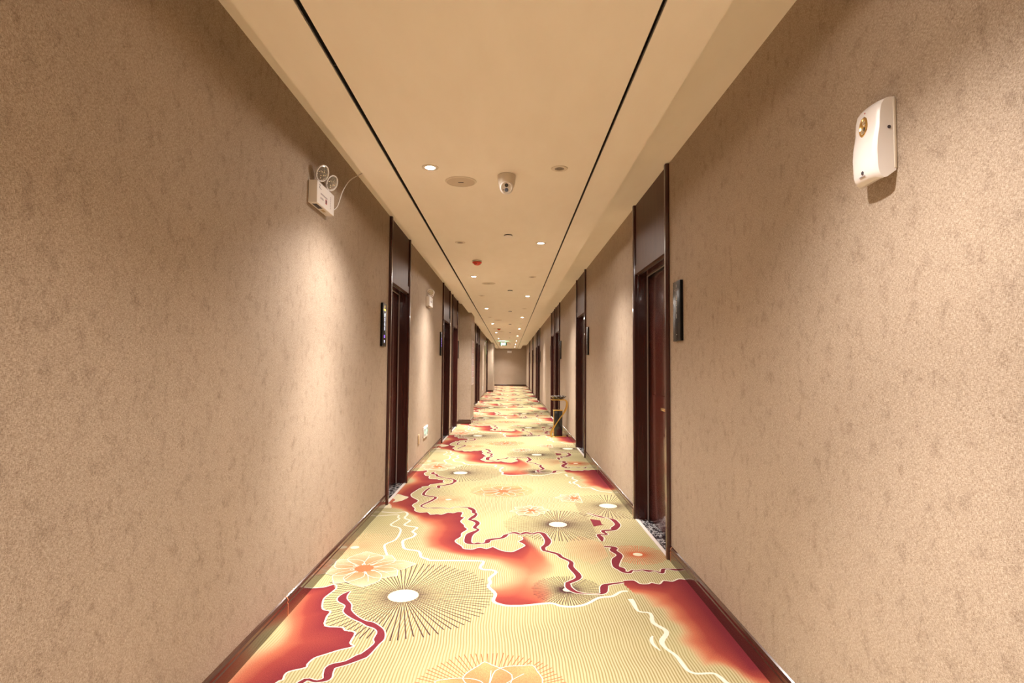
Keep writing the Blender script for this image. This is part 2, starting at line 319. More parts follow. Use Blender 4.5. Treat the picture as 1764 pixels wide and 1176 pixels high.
# ---------------------------------------------------------------- doors
def door(n, side, y0, y1, lock_near, place):
    X, s = (XL, 1) if side == 'left' else (XR, -1)
    P = lambda d, y, z: (X+s*d, y, z)
    e = empty('door_%d' % n, (X, (y0+y1)/2, 0)); struct(e, 'dark mahogany room door ' + place)
    off = e.location.copy()
    def fin(mb, name, label=None, parent=None):
        mb.v = [tuple(Vector(v)-off) for v in mb.v]
        o = mb.build(name, parent or e)
        if label: o['label'] = label
        return o
    a, b = y0+CW, y1-CW
    for q, (ya, yb) in enumerate(((y0, a), (b, y1))):
        mb = MB(); r = .026
        pr = [(0.0005, ya), (.012, ya), (r-.004, ya+.006), (r, ya+.014), (r, yb-.012), (r-.005, yb-.004), (.014, yb), (-.012, yb), (-.012, ya+.001), (.0005, ya+.001)]
        if q: pr = [(d, ya+yb-y) for d, y in pr]
        mb.prism([(X+s*d, y) for d, y in pr], .002, ZW-.002, 'wood', axis='z'); fin(mb, 'door_casing')
    mb = MB(); mb.box(P(.006, a, 2.19), P(-.03, b, ZW-.002), 'transom'); fin(mb, 'transom_panel', 'brown veneer panel above the door')
    mb = MB(); mb.box(P(.014, a, 2.113), P(-.05, b, 2.19), 'transom'); mb.box(P(-.02, a, 2.10), P(-.16, b, 2.113), 'wood'); fin(mb, 'door_header')
    for ya, yb in ((a, a+.018), (b-.018, b)):
        mb = MB(); mb.box(P(-.012, ya, .003), P(-.16, yb, 2.10), 'wood'); fin(mb, 'door_jamb')
    mb = MB()
    for ya, yb in ((a+.018, a+.024), (b-.024, b-.018)): mb.box(P(-.085, ya, .006), P(-.095, yb, 2.098), 'seal')
    mb.box(P(-.085, a+.018, 2.092), P(-.095, b-.018, 2.098), 'seal'); fin(mb, 'door_seal', 'pale grey door seal')
    lf = MB(); ya, yb = a+.025, b-.025; z = .010
    for z1 in (1.075, 2.088):
        lf.rbox(P(-.105, ya, z), P(-.155, yb, z1), 'leaf', .0025); z = z1+.001
    leaf = fin(lf, 'door_leaf')
    h = MB(); yl = ya+.15 if lock_near else yb-.15; sg = 1 if lock_near else -1
    h.rbox(P(-.1045, yl-.03, .86), P(-.093, yl+.03, 1.10), 'brass', .003)
    h.tube([P(-.094, yl, .985), P(-.055, yl, .985)], .009, 'brass', 12)
    h.rbox(P(-.064, yl-sg*.012, .974), P(-.048, yl+sg*.20, .996), 'brass', .004)
    fin(h, 'door_handle', 'brass lever handle', leaf)
    mb = MB(); mb.box(P(-.0115, a, -.0019), P(-.158, b, .005), 'marble'); fin(mb, 'threshold_slab', 'black marble threshold with white veins')
    mb = MB(); mb.box(P(.016, a, -.0019), P(-.0035, b, .0045), 'stone'); mb.box(P(-.0055, a, -.0019), P(-.0112, b, .0045), 'stone'); fin(mb, 'threshold_strip', 'pale stone edging strip')
    return e
ordn = ['nearest the camera', 'second from the camera', 'third from the camera', 'fourth from the camera', 'fifth from the camera', 'sixth from the camera', 'seventh from the camera', 'furthest from the camera']
LN = [True, True, False, True, False, True]; RN = [True, True, True, False, True, False, True, True]
for i, (a, b) in enumerate(DL): door(i+1, 'left', a, b, LN[i], 'in the left wall, ' + (ordn[i] if i < 5 else 'furthest from the camera'))
for i, (a, b) in enumerate(DR): door(i+7, 'right', a, b, RN[i], 'in the right wall, ' + ordn[i])

# ---------------------------------------------------------------- room number signs
def face_mtx(side, y, z, d, X=None):     # local x runs along the wall as read, local y up, local z out of the wall
    X = X if X is not None else (XL if side == 'left' else XR)
    if side == 'left': return Matrix(((0, 0, 1, X+d), (1, 0, 0, y), (0, 1, 0, z), (0, 0, 0, 1)))
    return Matrix(((0, 0, -1, X-d), (-1, 0, 0, y), (0, 1, 0, z), (0, 0, 0, 1)))
def room_sign(side, yc, style, label):
    X, s = (XL, 1) if side == 'left' else (XR, -1)
    w, zt, zb, t = .155, 1.865, 1.475, .020
    e = empty('room_number_sign', (X, yc, zb)); tag(e, label, 'sign', 'room number signs')
    off = e.location.copy(); mt = Matrix.Translation(-off)
    mb = MB(); mb.rbox((X+s*.0006, yc-w/2, zb), (X+s*t, yc+w/2, zt), 'signbody', .002); mb.v = [tuple(Vector(v)-off) for v in mb.v]
    mb.build('sign_panel', e)
    F = lambda y, z: mt @ face_mtx(side, y, z, t+.0004)
    mb = MB()
    if style in ('8311', '8365'):
        dm = 'digit_w' if style == '8311' else 'digit'
        for k, ch in enumerate(style):
            mb.text(ch, .046, dm, F(yc, 1.756-k*.040) @ Matrix.Diagonal((.95, 1, 1, 1)))
        o = mb.build('room_digits', e); o['label'] = 'white digits' if style == '8311' else 'glowing blue-white digits'
        mb = MB(); gm = 'inkgrey' if style == '8311' else 'golddot'
        c = F(yc, 1.835)
        mb.lathe([(.0, 0), (.008, 0), (.008, .0006), (0, .0006)], gm, c @ Matrix.Diagonal((.7, 1.5, 1, 1)), 16)
        c = F(yc, 1.805)
        if style == '8365':
            pass
        o = mb.build('sign_emblem', e); o['label'] = 'small emblem at the top'
        mb = MB()
        def bar(mx, x0, y0, x1, y1, m):
            mb.add([mx @ Vector(p) for p in ((x0, y0, 0), (x1, y0, 0), (x1, y1, 0), (x0, y1, 0), (x0, y0, .0006), (x1, y0, .0006), (x1, y1, .0006), (x0, y1, .0006))],
                   [(0, 3, 2, 1), (4, 5, 6, 7), (0, 1, 5, 4), (1, 2, 6, 5), (2, 3, 7, 6), (3, 0, 4, 7)], m)
        c = F(yc, 1.806)
        if style == '8365':
            for dx in (-.028, -.010, .010, .028): bar(c, dx-.0092, -.008, dx+.0092, .008, 'golddot')
            o = mb.build('gold_lettering', e); o['label'] = 'gold lit lettering'
            mb = MB(); c = F(yc, 1.565); bar(c, -.014, -.012, .014, .012, 'violet'); bar(c, -.006, -.005, .006, .005, 'signbody'); o = mb.build('violet_icon', e); o['label'] = 'violet lit icon'
            mb = MB(); c = F(yc, 1.520); bar(c, -.003, -.012, .003, .012, 'digit'); bar(c, -.009, .004, .009, .008, 'digit'); o = mb.build('white_icon', e); o['label'] = 'white lit icon'
        else:
            bar(c, -.045, .003, .045, .0055, 'inkgrey'); o = mb.build('lettering_line', e); o['label'] = 'thin grey line of lettering'
            mb = MB(); bar(c, -.034, -.005, .034, -.003, 'inkgrey'); o = mb.build('lettering_line', e); o['label'] = 'thin grey line of lettering'
            mb = MB(); c = F(yc, 1.517); bar(c, -.003, -.003, .003, .003, 'digit_w'); o = mb.build('bell_mark', e); o['label'] = 'tiny white mark'
    else:
        for k in range(4):
            c = F(yc, 1.756-k*.040)
            mb.add([c @ Vector(p) for p in ((-.010, -.013, 0), (.010, -.013, 0), (.010, .013, 0), (-.010, .013, 0))], [(0, 1, 2, 3)], style)
        mb.build('room_digits', e)
    return e
tag_l = ['black room sign with glowing digits 8365 beside the nearest left door', 'black room sign with bluish digits before the second left door',
         'black room sign past the third left door, by the wall pier', 'black room sign before the fourth left door, just past the wall pier',
         'small far black room sign past the fifth left door', 'small far black room sign before the furthest left door']
for i, (a, b) in enumerate(DL):
    if i == 3: continue
    room_sign('left', a-.225 if LN[i] else b+.225, '8365' if i == 0 else ('violet' if i == 1 else 'inkgrey'), tag_l[i])
tag_r = ['black room sign with white digits 8311 beside the nearest right door', 'black room sign before the second right door from the camera',
         'black room sign before the third right door, behind the ashtray stand', 'black room sign past the fourth right door',
         'small far black room sign before the fifth right door', 'small far black room sign past the sixth right door',
         'tiny black room sign before the seventh right door', 'tiny black room sign before the furthest right door']
for i, (a, b) in enumerate(DR): room_sign('right', a-.215 if RN[i] else b+.215, '8311' if i == 0 else 'inkgrey', tag_r[i])

# ---------------------------------------------------------------- ceiling fittings
def rowname(i):
    return ['first','second','third','fourth','fifth','sixth','seventh','eighth','ninth','tenth','eleventh','twelfth','thirteenth','fourteenth','fifteenth','sixteenth','seventeenth'][i]
def make_downlight(lit):
    e = empty('downlight')
    mb = MB(); mb.lathe([(.030, -.0005), (.030, -.004), (.044, -.006), (.050, -.004), (.052, -.0002), (.050, .0), (.030, -.0005)], 'trimring', None, 36); mb.build('trim_ring', e)
    mb = MB()
    if lit: mb.lathe([(0, -.006), (.018, -.0055), (.031, -.003), (.031, -.0008), (0, -.0008)], 'lens', None, 28)
    else: mb.lathe([(0, -.0012), (.012, -.0014), (.013, -.003), (.017, -.003), (.018, -.0014), (.031, -.002), (.031, -.0008), (0, -.0008)], 'offlens', None, 28)
    mb.build('lamp_lens', e)
    return e
protos = {}
def put_downlight(x, y, lit, label, group):
    if lit not in protos: protos[lit] = e = make_downlight(lit)
    else: e = copy_tree(protos[lit])
    e.location = (x, y, ZC); tag(e, label, 'ceiling light', group)
    if lit:
        for nm, W, ang, bl, col in (('beam', BEAM_W, 70, 1.0, BEAM_COL), ('flood', FLOOD_W, 130, 1.0, FLOOD_COL)):
            L = bpy.data.lights.new('downlight_'+nm, 'SPOT'); L.energy = W; L.spot_size = math.radians(ang); L.spot_blend = bl
            L.shadow_soft_size = .03; L.color = col
            o = bpy.data.objects.new('downlight_'+nm, L); COL.objects.link(o); o.location = (x, y, ZC-.02)
        L = bpy.data.lights.new('downlight_glow', 'SPOT'); L.energy = GLOW_W; L.spot_size = math.radians(178); L.spot_blend = .12; L.shadow_soft_size = .02; L.color = BEAM_COL
        o = bpy.data.objects.new('downlight_glow', L); COL.objects.link(o); o.location = (x, y, ZC-.016)
for i in range(-4, 17):
    y = 3.365+2.065*i
    for side, x in (('left', -.503), ('right', .298)):
        lit = (i % 2 == 0) == (side == 'left')
        if i < 0:
            if lit: put_downlight(x, y, True, 'lit recessed downlight in the ceiling behind the camera', 'lit downlights behind the camera')
            continue
        w = 'lit round recessed downlight' if lit else 'unlit small round recessed downlight with pale ring'
        put_downlight(x, y, lit, '%s, %s from the camera in the %s row' % (w, rowname(i), side), 'lit downlights' if lit else 'unlit downlights')
def make_speaker():
    e = empty('ceiling_speaker')
    mb = MB(); mb.lathe([(.090, -.001), (.092, -.007), (.100, -.006), (.104, -.0002), (.09, 0)], 'trimring', None, 48); mb.build('speaker_rim', e)
    mb = MB(); mb.lathe([(0, -.009), (.045, -.0085), (.090, -.005), (.0905, -.0008), (0, -.0008)], 'grille', None, 48); g = mb.build('speaker_grille', e)
    mb = MB(); mb.rbox((-.018, -.006, -.0105), (.018, .002, -.0088), 'ink', .001); o = mb.build('speaker_badge', g); o['label'] = 'small dark badge on the grille'
    return e
sp = None
for k, (x, y) in enumerate(((-.335, 3.62), (-.325, 8.10), (-.32, 14.5), (-.30, 19.3))):
    if sp is None: sp = c = make_speaker()
    else: c = copy_tree(sp)
    c.location = (x, y, ZC); tag(c, 'round flush ceiling speaker with cream grille, %s from the camera' % rowname(k), 'speaker', 'ceiling speakers')
sk = None
for k, y in enumerate((5.11, 8.85, 12.2, 15.9, 19.8, 23.5, 29.5)):
    if sk is None:
        sk = c = empty('sprinkler_cover')
        mb = MB(); mb.lathe([(.0, -.015), (.041, -.0145), (.044, -.013), (.044, -.010), (0, -.010)], 'white', None, 32); mb.build('cover_plate', c)
        mb = MB(); mb.lathe([(0, -.0098), (.037, -.0098), (.037, -.0004), (0, -.0004)], 'ink', None, 32); o = mb.build('cover_gap', c); o['label'] = 'dark gap behind the plate'
    else: c = copy_tree(sk)
    c.location = (-.005 if k else -.024, y, ZC); tag(c, 'small round white sprinkler cover plate on the ceiling centreline, %s from the camera' % rowname(k), 'sprinkler', 'sprinkler cover plates')
sd = None
for k, (x, y) in enumerate(((-.390, 6.36), (-.36, 17.7))):
    if sd is None:
        sd = c = empty('fire_alarm_detector')
        mb = MB(); mb.lathe([(0, -.0005), (.054, -.0005), (.057, -.004), (.056, -.016), (.05, -.018), (0, -.018)], 'cream', None, 36); o = mb.build('detector_base', c); o['label'] = 'cream mounting ring'
        mb = MB(); mb.lathe([(.0, -.018), (.050, -.018), (.056, -.024), (.052, -.032), (.036, -.042), (.033, -.048), (.022, -.056), (0, -.058)], 'red', None, 36)
        for q in range(3):
            a = q*2.09+.5; mb.box((math.cos(a)*.036-.006, math.sin(a)*.036-.006, -.045), (math.cos(a)*.036+.006, math.sin(a)*.036+.006, -.038), 'ink')
        mb.build('detector_dome', c)
    else: c = copy_tree(sd)
    c.location = (x, y, ZC); tag(c, 'red fire alarm detector on the ceiling, ' + ('nearer of the two' if k == 0 else 'farther of the two'), 'fire alarm', 'red fire alarm detectors')
# security camera
e = empty('security_camera', (-.030, 3.50, ZC)); tag(e, 'small white turret security camera hanging from the ceiling beside the first speaker', 'camera')
mb = MB(); mb.lathe([(0, -.0005), (.056, -.0005), (.058, -.003), (.0575, -.022), (.054, -.050), (.048, -.074), (.041, -.086), (0, -.088)], 'cream', None, 40); mb.build('camera_housing', e)
mb = MB(); ball = Matrix.Translation((0, -.018, -.084)) @ Matrix.Rotation(math.radians(109), 4, 'X') @ Matrix.Scale(1.18, 4)
mb.lathe([(0, -.038), (.02, -.032), (.034, -.016), (.0375, 0), (.036, .012), (.031, .022), (.029, .024), (.027, .021), (0, .0215)], 'white', ball, 36); bl = mb.build('camera_ball', e)
mb = MB(); mb.lathe([(0, 0), (.0095, 0), (.0095, .003), (.0055, .004), (.0045, .002), (0, .002)], 'black', ball @ Matrix.Translation((0, .0115, .0215)), 24); o = mb.build('camera_lens', bl); o['label'] = 'round black lens'
mb = MB(); mb.lathe([(0, 0), (.0105, 0), (.0105, .002), (0, .0035)], 'blue', ball @ Matrix.Translation((0, -.0125, .0215)), 24); o = mb.build('infrared_window', bl); o['label'] = 'round bluish window'
mb = MB(); mb.lathe([(0, 0), (.003, 0), (.003, .001), (0, .001)], 'ink', ball @ Matrix.Translation((-.017, -.012, .0215)), 12); o = mb.build('status_dot', bl); o['label'] = 'small dark dot'

# hanging exit sign
e = empty('hanging_exit_sign', (-.325, 26.5, ZC)); tag(e, 'glowing green and white exit sign hanging from the ceiling far down the corridor', 'sign')
mb = MB(); mb.rbox((-.165, -.012, -.205), (.165, .012, -.075), 'exitd', .003); bd = mb.build('sign_box', e)
mb = MB(); mb.box((-.11, -.0135, -.185), (.11, -.0122, -.098), 'exit'); o = mb.build('lit_panel', bd); o['label'] = 'glowing pale green panel'
mb = MB()
mb.box((-.085, -.0145, -.145), (-.02, -.0136, -.135), 'exitg')
mb.add([(-.10, -.0145, -.14), (-.07, -.0145, -.122), (-.07, -.0145, -.158), (-.10, -.0137, -.14), (-.07, -.0137, -.122), (-.07, -.0137, -.158)], [(0, 1, 2), (3, 5, 4), (0, 3, 4, 1), (1, 4, 5, 2), (2, 5, 3, 0)], 'exitg')
mb.lathe([(0, 0), (.009, 0), (.009, .0009), (0, .0009)], 'exitg', Matrix.Translation((.035, -.0136, -.110)) @ Matrix.Rotation(math.pi/2, 4, 'X'), 14)
for q in (((.036, -.12), (.026, -.145)), ((.026, -.145), (.045, -.160)), ((.045, -.160), (.038, -.178)), ((.026, -.145), (.010, -.170)), ((.036, -.123), (.055, -.135)), ((.036, -.123), (.015, -.128))):
    (x0, z0), (x1, z1) = q; mb.tube([(x0, -.014, z0), (x1, -.014, z1)], .0035, 'exitg', 6)
o = mb.build('running_figure', bd); o['label'] = 'green running figure and arrow'
for x in (-.11, .11):
    mb = MB(); mb.tube([(x, 0, -.074), (x, 0, -.0005)], .004, 'steel', 8); mb.build('hanger_rod', e)
L = bpy.data.lights.new('exit_sign_glow', 'AREA'); L.shape = 'RECTANGLE'; L.size = .30; L.size_y = .02; L.energy = 4.0; L.color = (.15, 1, .45)
o = bpy.data.objects.new('exit_sign_glow', L); COL.objects.link(o); o.location = (-.325, 26.5, ZC-.074); o.rotation_euler = (math.pi, 0, 0)

# ---------------------------------------------------------------- emergency lights
def emergency_light(side, yc, zb, label, text=False, name='emergency_light', mtx=None, turn=(-.95, -.75)):
    # local frame: x along the wall as read, y up, z out of the wall
    e = empty(name); tag(e, label, 'emergency light', 'twin-head emergency lights')
    e.matrix_world = mtx if mtx is not None else face_mtx(side, yc, zb, 0)
    w, h, t = .30, .130, .052
    mb = MB(); mb.rbox((-w/2, 0, .0008), (w/2, h, t), 'white', .003)
    mb.box((-w/2+.03, -.0012, .014), (-w/2+.13, .0002, .040), 'ink'); mb.box((.0, -.0012, .018), (.055, .0002, .036), 'beige')
    mb.build('battery_box', e)
    for k, x in enumerate((-.085, .085)):
        hd = Matrix.Translation((x, h+.062, .050)) @ Matrix.Rotation(turn[k], 4, 'Y') @ Matrix.Rotation(.42, 4, 'X') @ Matrix.Scale(.94, 4)
        mb = MB(); mb.lathe([(0, -.022), (.022, -.020), (.045, -.008), (.052, .006), (.052, .013), (.047, .014), (.046, .009)], 'white', hd, 36)
        mb.tube([(x, h-.001, .028), (x, h+.018, .030)], .011, 'white', 12); hh = mb.build('lamp_head', e)
        mb = MB(); mb.lathe([(.046, .0085), (.040, .011), (.030, .009), (.022, .0115), (.012, .010), (.0, .012)], 'glass', hd, 36)
        for q in range(26):
            a = q*2.4; rr = .009+.0014*q; mb.lathe([(0, .0115), (.0042, .0115), (0, .0150)], 'chrome' if q % 2 else 'glass', hd @ Matrix.Translation((math.cos(a)*rr, math.sin(a)*rr, 0)), 6, False)
        o = mb.build('lamp_lens', hh); o['label'] = 'faceted clear lens'
    mb = MB(); F = lambda x, y: Matrix.Translation((x, y, t+.0003))
    if text:
        mb.text('Z', .028, 'ink', F(-.112, .104)); mb.box((-.112, .0935, t), (-.080, .0955, t+.0006), 'ink'); o = mb.build('printed_logo', e); o['label'] = 'small dark printed logo'; mb = MB()
        for q in range(9): mb.box((-.092+q*.013, .064, t), (-.083+q*.013, .073, t+.0006), 'inkgrey')
        o = mb.build('printed_text', e); o['label'] = 'grey printed line of characters'; mb = MB()
        for q in range(4): mb.box((-.095+q*.014, .038, t), (-.087+q*.014, .049, t+.0006), 'inkgrey')
        o = mb.build('printed_text', e); o['label'] = 'grey printed line of characters'; mb = MB()
        mb.box((-.010, .031, t), (.016, .059, t+.0006), 'inkred'); mb.box((-.006, .036, t+.0004), (.010, .055, t+.0009), 'ink'); o = mb.build('red_stamp', e); o['label'] = 'dark red printed square'; mb = MB()
        for q in range(7): mb.box((.078, .026+q*.011, t), (.086, .033+q*.011, t+.0006), 'inkgrey')
    else:
        for q in range(5): mb.box((-.06+q*.028, .055, t), (-.045+q*.028, .075, t+.0006), 'inkgrey')
        o = mb.build('printed_text', e); o['label'] = 'grey printed characters'; mb = MB()
        for q in range(7): mb.box((.09, .026+q*.011, t), (.10, .033+q*.011, t+.0006), 'inkgrey')
    o = mb.build('printed_column', e); o['label'] = 'small upright column of grey characters'
    return e
emergency_light('left', 3.255, 2.228, 'white emergency light with two round heads high on the left wall, nearest the camera', True, turn=(-.36, -.32))
emergency_light('left', 7.68, 2.130, 'white emergency light on the left wall between the first and second doors', turn=(-1.35, -.2))
emergency_light('left', 24.7, 2.24, 'tiny far emergency light high on the left wall near the last left door', turn=(-1.2, -.5))
emergency_light('end', 0, 0, 'white emergency light at the top of the far end wall', mtx=Matrix(((1, 0, 0, -.03), (0, 0, -1, Y1), (0, 1, 0, 2.245), (0, 0, 0, 1))), turn=(-.3, .3))
# power cable of the nearest unit
mb = MB(); pts = []
P0 = [Vector(p) for p in ((-1.112, 3.40, 2.262), (-1.10, 3.46, 2.31), (-1.09, 3.52, 2.42), (-1.07, 3.60, 2.52), (-1.045, 3.72, 2.60), (-1.02, 3.80, 2.655), (-.985, 3.86, 2.72), (-.98, 3.87, 2.7295))]
for i in range(len(P0)-1):
    p0, p1, p2, p3 = P0[max(i-1, 0)], P0[i], P0[i+1], P0[min(i+2, len(P0)-1)]
    for k in range(6):
        u = k/6; pts.append(.5*((2*p1)+(-p0+p2)*u+(2*p0-5*p1+4*p2-p3)*u*u+(-p0+3*p1-3*p2+p3)*u**3))
pts.append(P0[-1])
mb.tube(pts, .0028, 'white', 8); tag(mb.build('power_cable'), 'thin white cable rising from the nearest emergency light to the ceiling', 'cable')

# ---------------------------------------------------------------- low exit signs, switch plate, notice
def low_exit(yc, zc, label):
    e = empty('low_exit_sign'); e.matrix_world = face_mtx('left', yc, zc, 0); tag(e, label, 'sign', 'low wall exit signs')
    mb = MB(); mb.rbox((-.18, -.075, .0006), (.18, .075, .014), 'white', .003); mb.build('sign_frame', e)
    mb = MB(); mb.box((-.155, -.052, .0142), (.155, .052, .0150), 'lowlit')
    for x0, x1, y0, y1 in ((-.145, -.07, .012, .050), (-.145, -.06, -.050, -.020), (.06, .145, .016, .050), (.07, .145, -.050, -.010)): mb.box((x0, y0, .0151), (x1, y1, .0156), 'lowg')
    for sx in (-1, 1):
        mb.add([(sx*.145, .0, .0157), (sx*.09, .022, .0157), (sx*.09, -.022, .0157)], [(0, 1, 2)], 'exitg')
    o = mb.build('arrow_panel', e); o['label'] = 'lit panel with pale and dark green arrows'
low_exit(7.62, .405, 'white framed green arrow exit sign low on the left wall, nearer one')
low_exit(23.5, .37, 'tiny far green arrow exit sign low on the left wall, beyond the wall pier')
e = empty('wall_socket_plate'); e.matrix_world = face_mtx('left', 7.06, .37, 0); tag(e, 'beige blank socket plate low on the left wall beside the nearer exit sign', 'socket')
mb = MB(); mb.rbox((-.04, -.06, .0006), (.04, .06, .011), 'beige', .003); mb.build('plate', e)
mb = MB(); mb.rbox((-.026, -.04, .0108), (.026, .04, .013), 'beige', .001); mb.build('socket_cover', e)
# notice on the pier
e = empty('wall_notice'); e.matrix_world = face_mtx('left', 13.1, 1.39, 0, X=-.885); tag(e, 'tall pinkish notice with rows of red lettering on the wall pier', 'notice')
mb = MB(); mb.rbox((-.36, -.52, .0006), (.36, .52, .010), 'paper', .002); mb.build('notice_board', e)
for r in range(7):
    mb = MB(); m = 'inkred' if r in (0, 1, 4, 5) else 'inkgrey'; y = .43-r*.14
    for q in range(5):
        x = -.27+q*.135
        for (a, b, c, d) in ((-.04, .03, .04, .038), (-.04, -.005, .04, .003), (-.004, -.045, .004, .045), (-.035, -.045, .035, -.037)): mb.box((x+a, y+b, .0101), (x+c, y+d, .0108), m)
    mb.box((-.31, y-.062, .0101), (.31, y-.056, .0108), m)
    for q in range(5): mb.box((-.27+q*.135-.006, y-.060, .0101), (-.27+q*.135+.006, y+.034, .0108), m)
    o = mb.build('lettering_row', e); o['label'] = ('red' if m == 'inkred' else 'grey') + ' row of characters'

# ---------------------------------------------------------------- air freshener dispenser
e = empty('air_freshener_dispenser'); e.matrix_world = face_mtx('right', 1.600, 1.975, 0); tag(e, 'white wall-mounted air freshener dispenser high on the right wall', 'air freshener')
mb = MB(); mb.rbox((-.052, -.100, .0006), (.056, .106, .010), 'cream', .003); mb.build('back_plate', e)
prof = [(.112, .006), (.111, .026), (.104, .042), (.090, .053), (.070, .058), (.050, .0595), (.030, .0605), (.010, .064), (-.015, .069), (-.045, .0715), (-.080, .0705), (-.100, .0685), (-.110, .0655), (-.119, .060), (-.127, .048), (-.124, .036)]
mb = MB(); nx = 17; vs = []; fs = []
for j in range(nx):
    u = -1+2*j/(nx-1); w = .054*u
    k = 1-.10*abs(u)**2.2 if abs(u) < .80 else None
    side = 1-.10*.8**2.2 - (max(0, abs(u)-.8)/.2)**1.3*.16
    k = k if k is not None else side
    for y, z in prof: vs.append((w, y-(.003*(u*u) if y > .05 else 0)+(.0), .006+(z-.006)*k))
n = len(prof)
for j in range(nx-1):
    for i in range(n-1): fs.append((j*n+i, (j+1)*n+i, (j+1)*n+i+1, j*n+i+1))
# sides, top lip and slanted bottom close onto the wall plate
for j, o in ((0, 0), (nx-1, (nx-1)*n)):
    b = len(vs); w = vs[o][0]; vs.append((w*1.0, -.105, .004)); vs.append((w, .109, .004))
    fs.append(tuple([b+1]+list(range(o, o+n))+[b]))
bl, br = nx*n, nx*n+2
fs.append(tuple([bl]+[j*n+n-1 for j in range(nx)]+[br])); fs.append(tuple([bl+1]+[j*n for j in range(nx)]+[br+1]))
mb.add(vs, fs, 'white', True); cv = mb.build('dispenser_cover', e)
mb = MB(); wm = Matrix.Translation((.0, .040, .0595)) @ Matrix.Rotation(math.radians(-3), 4, 'X') @ Matrix.Diagonal((.72, 1.25, 1, 1))
mb.lathe([(.0, .001), (.014, .001), (.019, .004), (.0225, .004), (.025, .0)], 'brass', wm, 32)
mb.lathe([(0, .0045), (.006, .004), (.008, .0012)], 'chrome', wm @ Matrix.Translation((.004, .010, 0)), 20); mb.lathe([(0, .0045), (.007, .004), (.009, .0012)], 'chrome', wm @ Matrix.Translation((-.004, -.009, 0)), 20)
mb.lathe([(0, .0035), (.003, .0035), (.003, .001)], 'ink', wm @ Matrix.Translation((.009, -.004, 0)), 14)
o = mb.build('oval_window', cv); o['label'] = 'oval chrome and gold window'
mb = MB()
for y, m in ((.071, 'ink'), (.083, 'inkred')): mb.lathe([(0, .0), (.0022, 0), (.0022, .0016), (0, .0016)], m, Matrix.Translation((0, y, .0565 if y < .08 else .0545)), 12)
o = mb.build('indicator_dots', cv); o['label'] = 'two tiny indicator dots'
mb = MB(); mb.lathe([(0, 0), (.0055, 0), (.0055, .001), (0, .001)], 'ink', Matrix.Translation((.004, -.098, .0685)), 16); mb.box((-.012, -.1085, .0675), (.014, -.1065, .0690), 'inkgrey')
o = mb.build('maker_mark', cv); o['label'] = 'small round dark printed mark'
mb = MB(); mb.lathe([(0, 0), (.005, 0), (.005, .0012), (0, .0012)], 'ink', Matrix.Translation((.0542, .020, .022)) @ Matrix.Rotation(math.pi/2, 4, 'Y'), 16); o = mb.build('lock_hole', cv); o['label'] = 'dark keyhole on the side'

# ---------------------------------------------------------------- ashtray stand
e = empty('ashtray_stand', (.925, 10.40, 0)); tag(e, 'black bin with gold curved frame and black marble ashtray bowl by the right wall', 'ashtray stand')
mb = MB(); mb.rbox((-.150, -.09, .001), (.142, .09, .017), 'gold', .003); mb.build('base_plate', e)
mb = MB(); mb.rbox((-.098, -.075, .017), (.062, .085, .485), 'black', .003); bx = mb.build('bin_body', e)
mb = MB()
mb.rbox((-.104, -.080, .485), (.068, .090, .500), 'gold', .002); mb.rbox((-.104, -.080, .017), (-.0935, -.0745, .4849), 'gold', .001)
o = mb.build('bin_rim', bx); o['label'] = 'gold edging of the bin'
CP = [(-.152, .012), (-.135, .09), (-.075, .215), (.02, .36), (.088, .44), (.132, .52), (.150, .60), (.138, .665), (.105, .688), (.05, .690), (-.14, .690)]
pts = []
for i in range(len(CP)-1):
    p0, p1, p2, p3 = [Vector((CP[j][0], -.095, CP[j][1])) for j in (max(i-1, 0), i, i+1, min(i+2, len(CP)-1))]
    for k in range(6):
        u = k/6; pts.append(.5*((2*p1)+(-p0+p2)*u+(2*p0-5*p1+4*p2-p3)*u*u+(-p0+3*p1-3*p2+p3)*u**3))
pts.append(Vector((-.14, -.095, .690)))
mb = MB(); mb.tube(pts, .01, 'gold', 4, flat=(.0, .0)) if False else None
for dy in (0, .165):
    mb.tube([p+Vector((0, dy, 0)) for p in pts], .01, 'gold', 4, flat=(.010, .0085))
mb.box((-.14, -.09, .684), (.10, .075, .697), 'gold'); o = mb.build('curved_frame', e); o['label'] = 'gold S-curved frame'
mb = MB(); mb.lathe([(0, .698), (.07, .698), (.085, .705), (.120, .725), (.146, .748), (.152, .757), (.140, .760), (.110, .742), (.07, .730), (0, .728)], 'marble', Matrix.Translation((-.008, -.005, 0)), 14, False); o = mb.build('ashtray_bowl', e); o['label'] = 'black veined marble bowl'
# ---------------------------------------------------------------- patterned carpet
P = 3.62; CXL, CXR = XL+.012, XR-.012
def cm(name, col, speck=.25):
    m = mat(name, col, .95, spec=.1); t = NT(m)
    n = t.noise((1, 1, 1), 260, 2, .7)
    lo = tuple(c*(1-speck) for c in col); hi = tuple(min(1, c*(1+speck)) for c in col)
    t.l(t.ramp(n, [(.3, lo), (.7, hi)]), t.b.inputs['Base Color']); t.bump(n, .3, .003); return m
CREAM, TAN, IVORY = (.365, .315, .180), (.215, .165, .072), (.56, .505, .41)
MAROON, DARK, ORANGE = (0.134, 0.018, 0.025), (0.059, 0.025, 0.025), (0.420, 0.101, 0.042)
M['c_ivory'] = cm('carpet_ivory', IVORY, .05); M['c_maroon'] = cm('carpet_maroon', MAROON, .3)
M['c_dark'] = cm('carpet_dark_line', DARK, .2); M['c_orange'] = cm('carpet_orange_line', ORANGE, .2)
M['c_core'] = cm('carpet_core', (.54, .49, .34), .05)
M['c_pale'] = cm('carpet_pale_orange_line', (.48, .27, .14), .15)
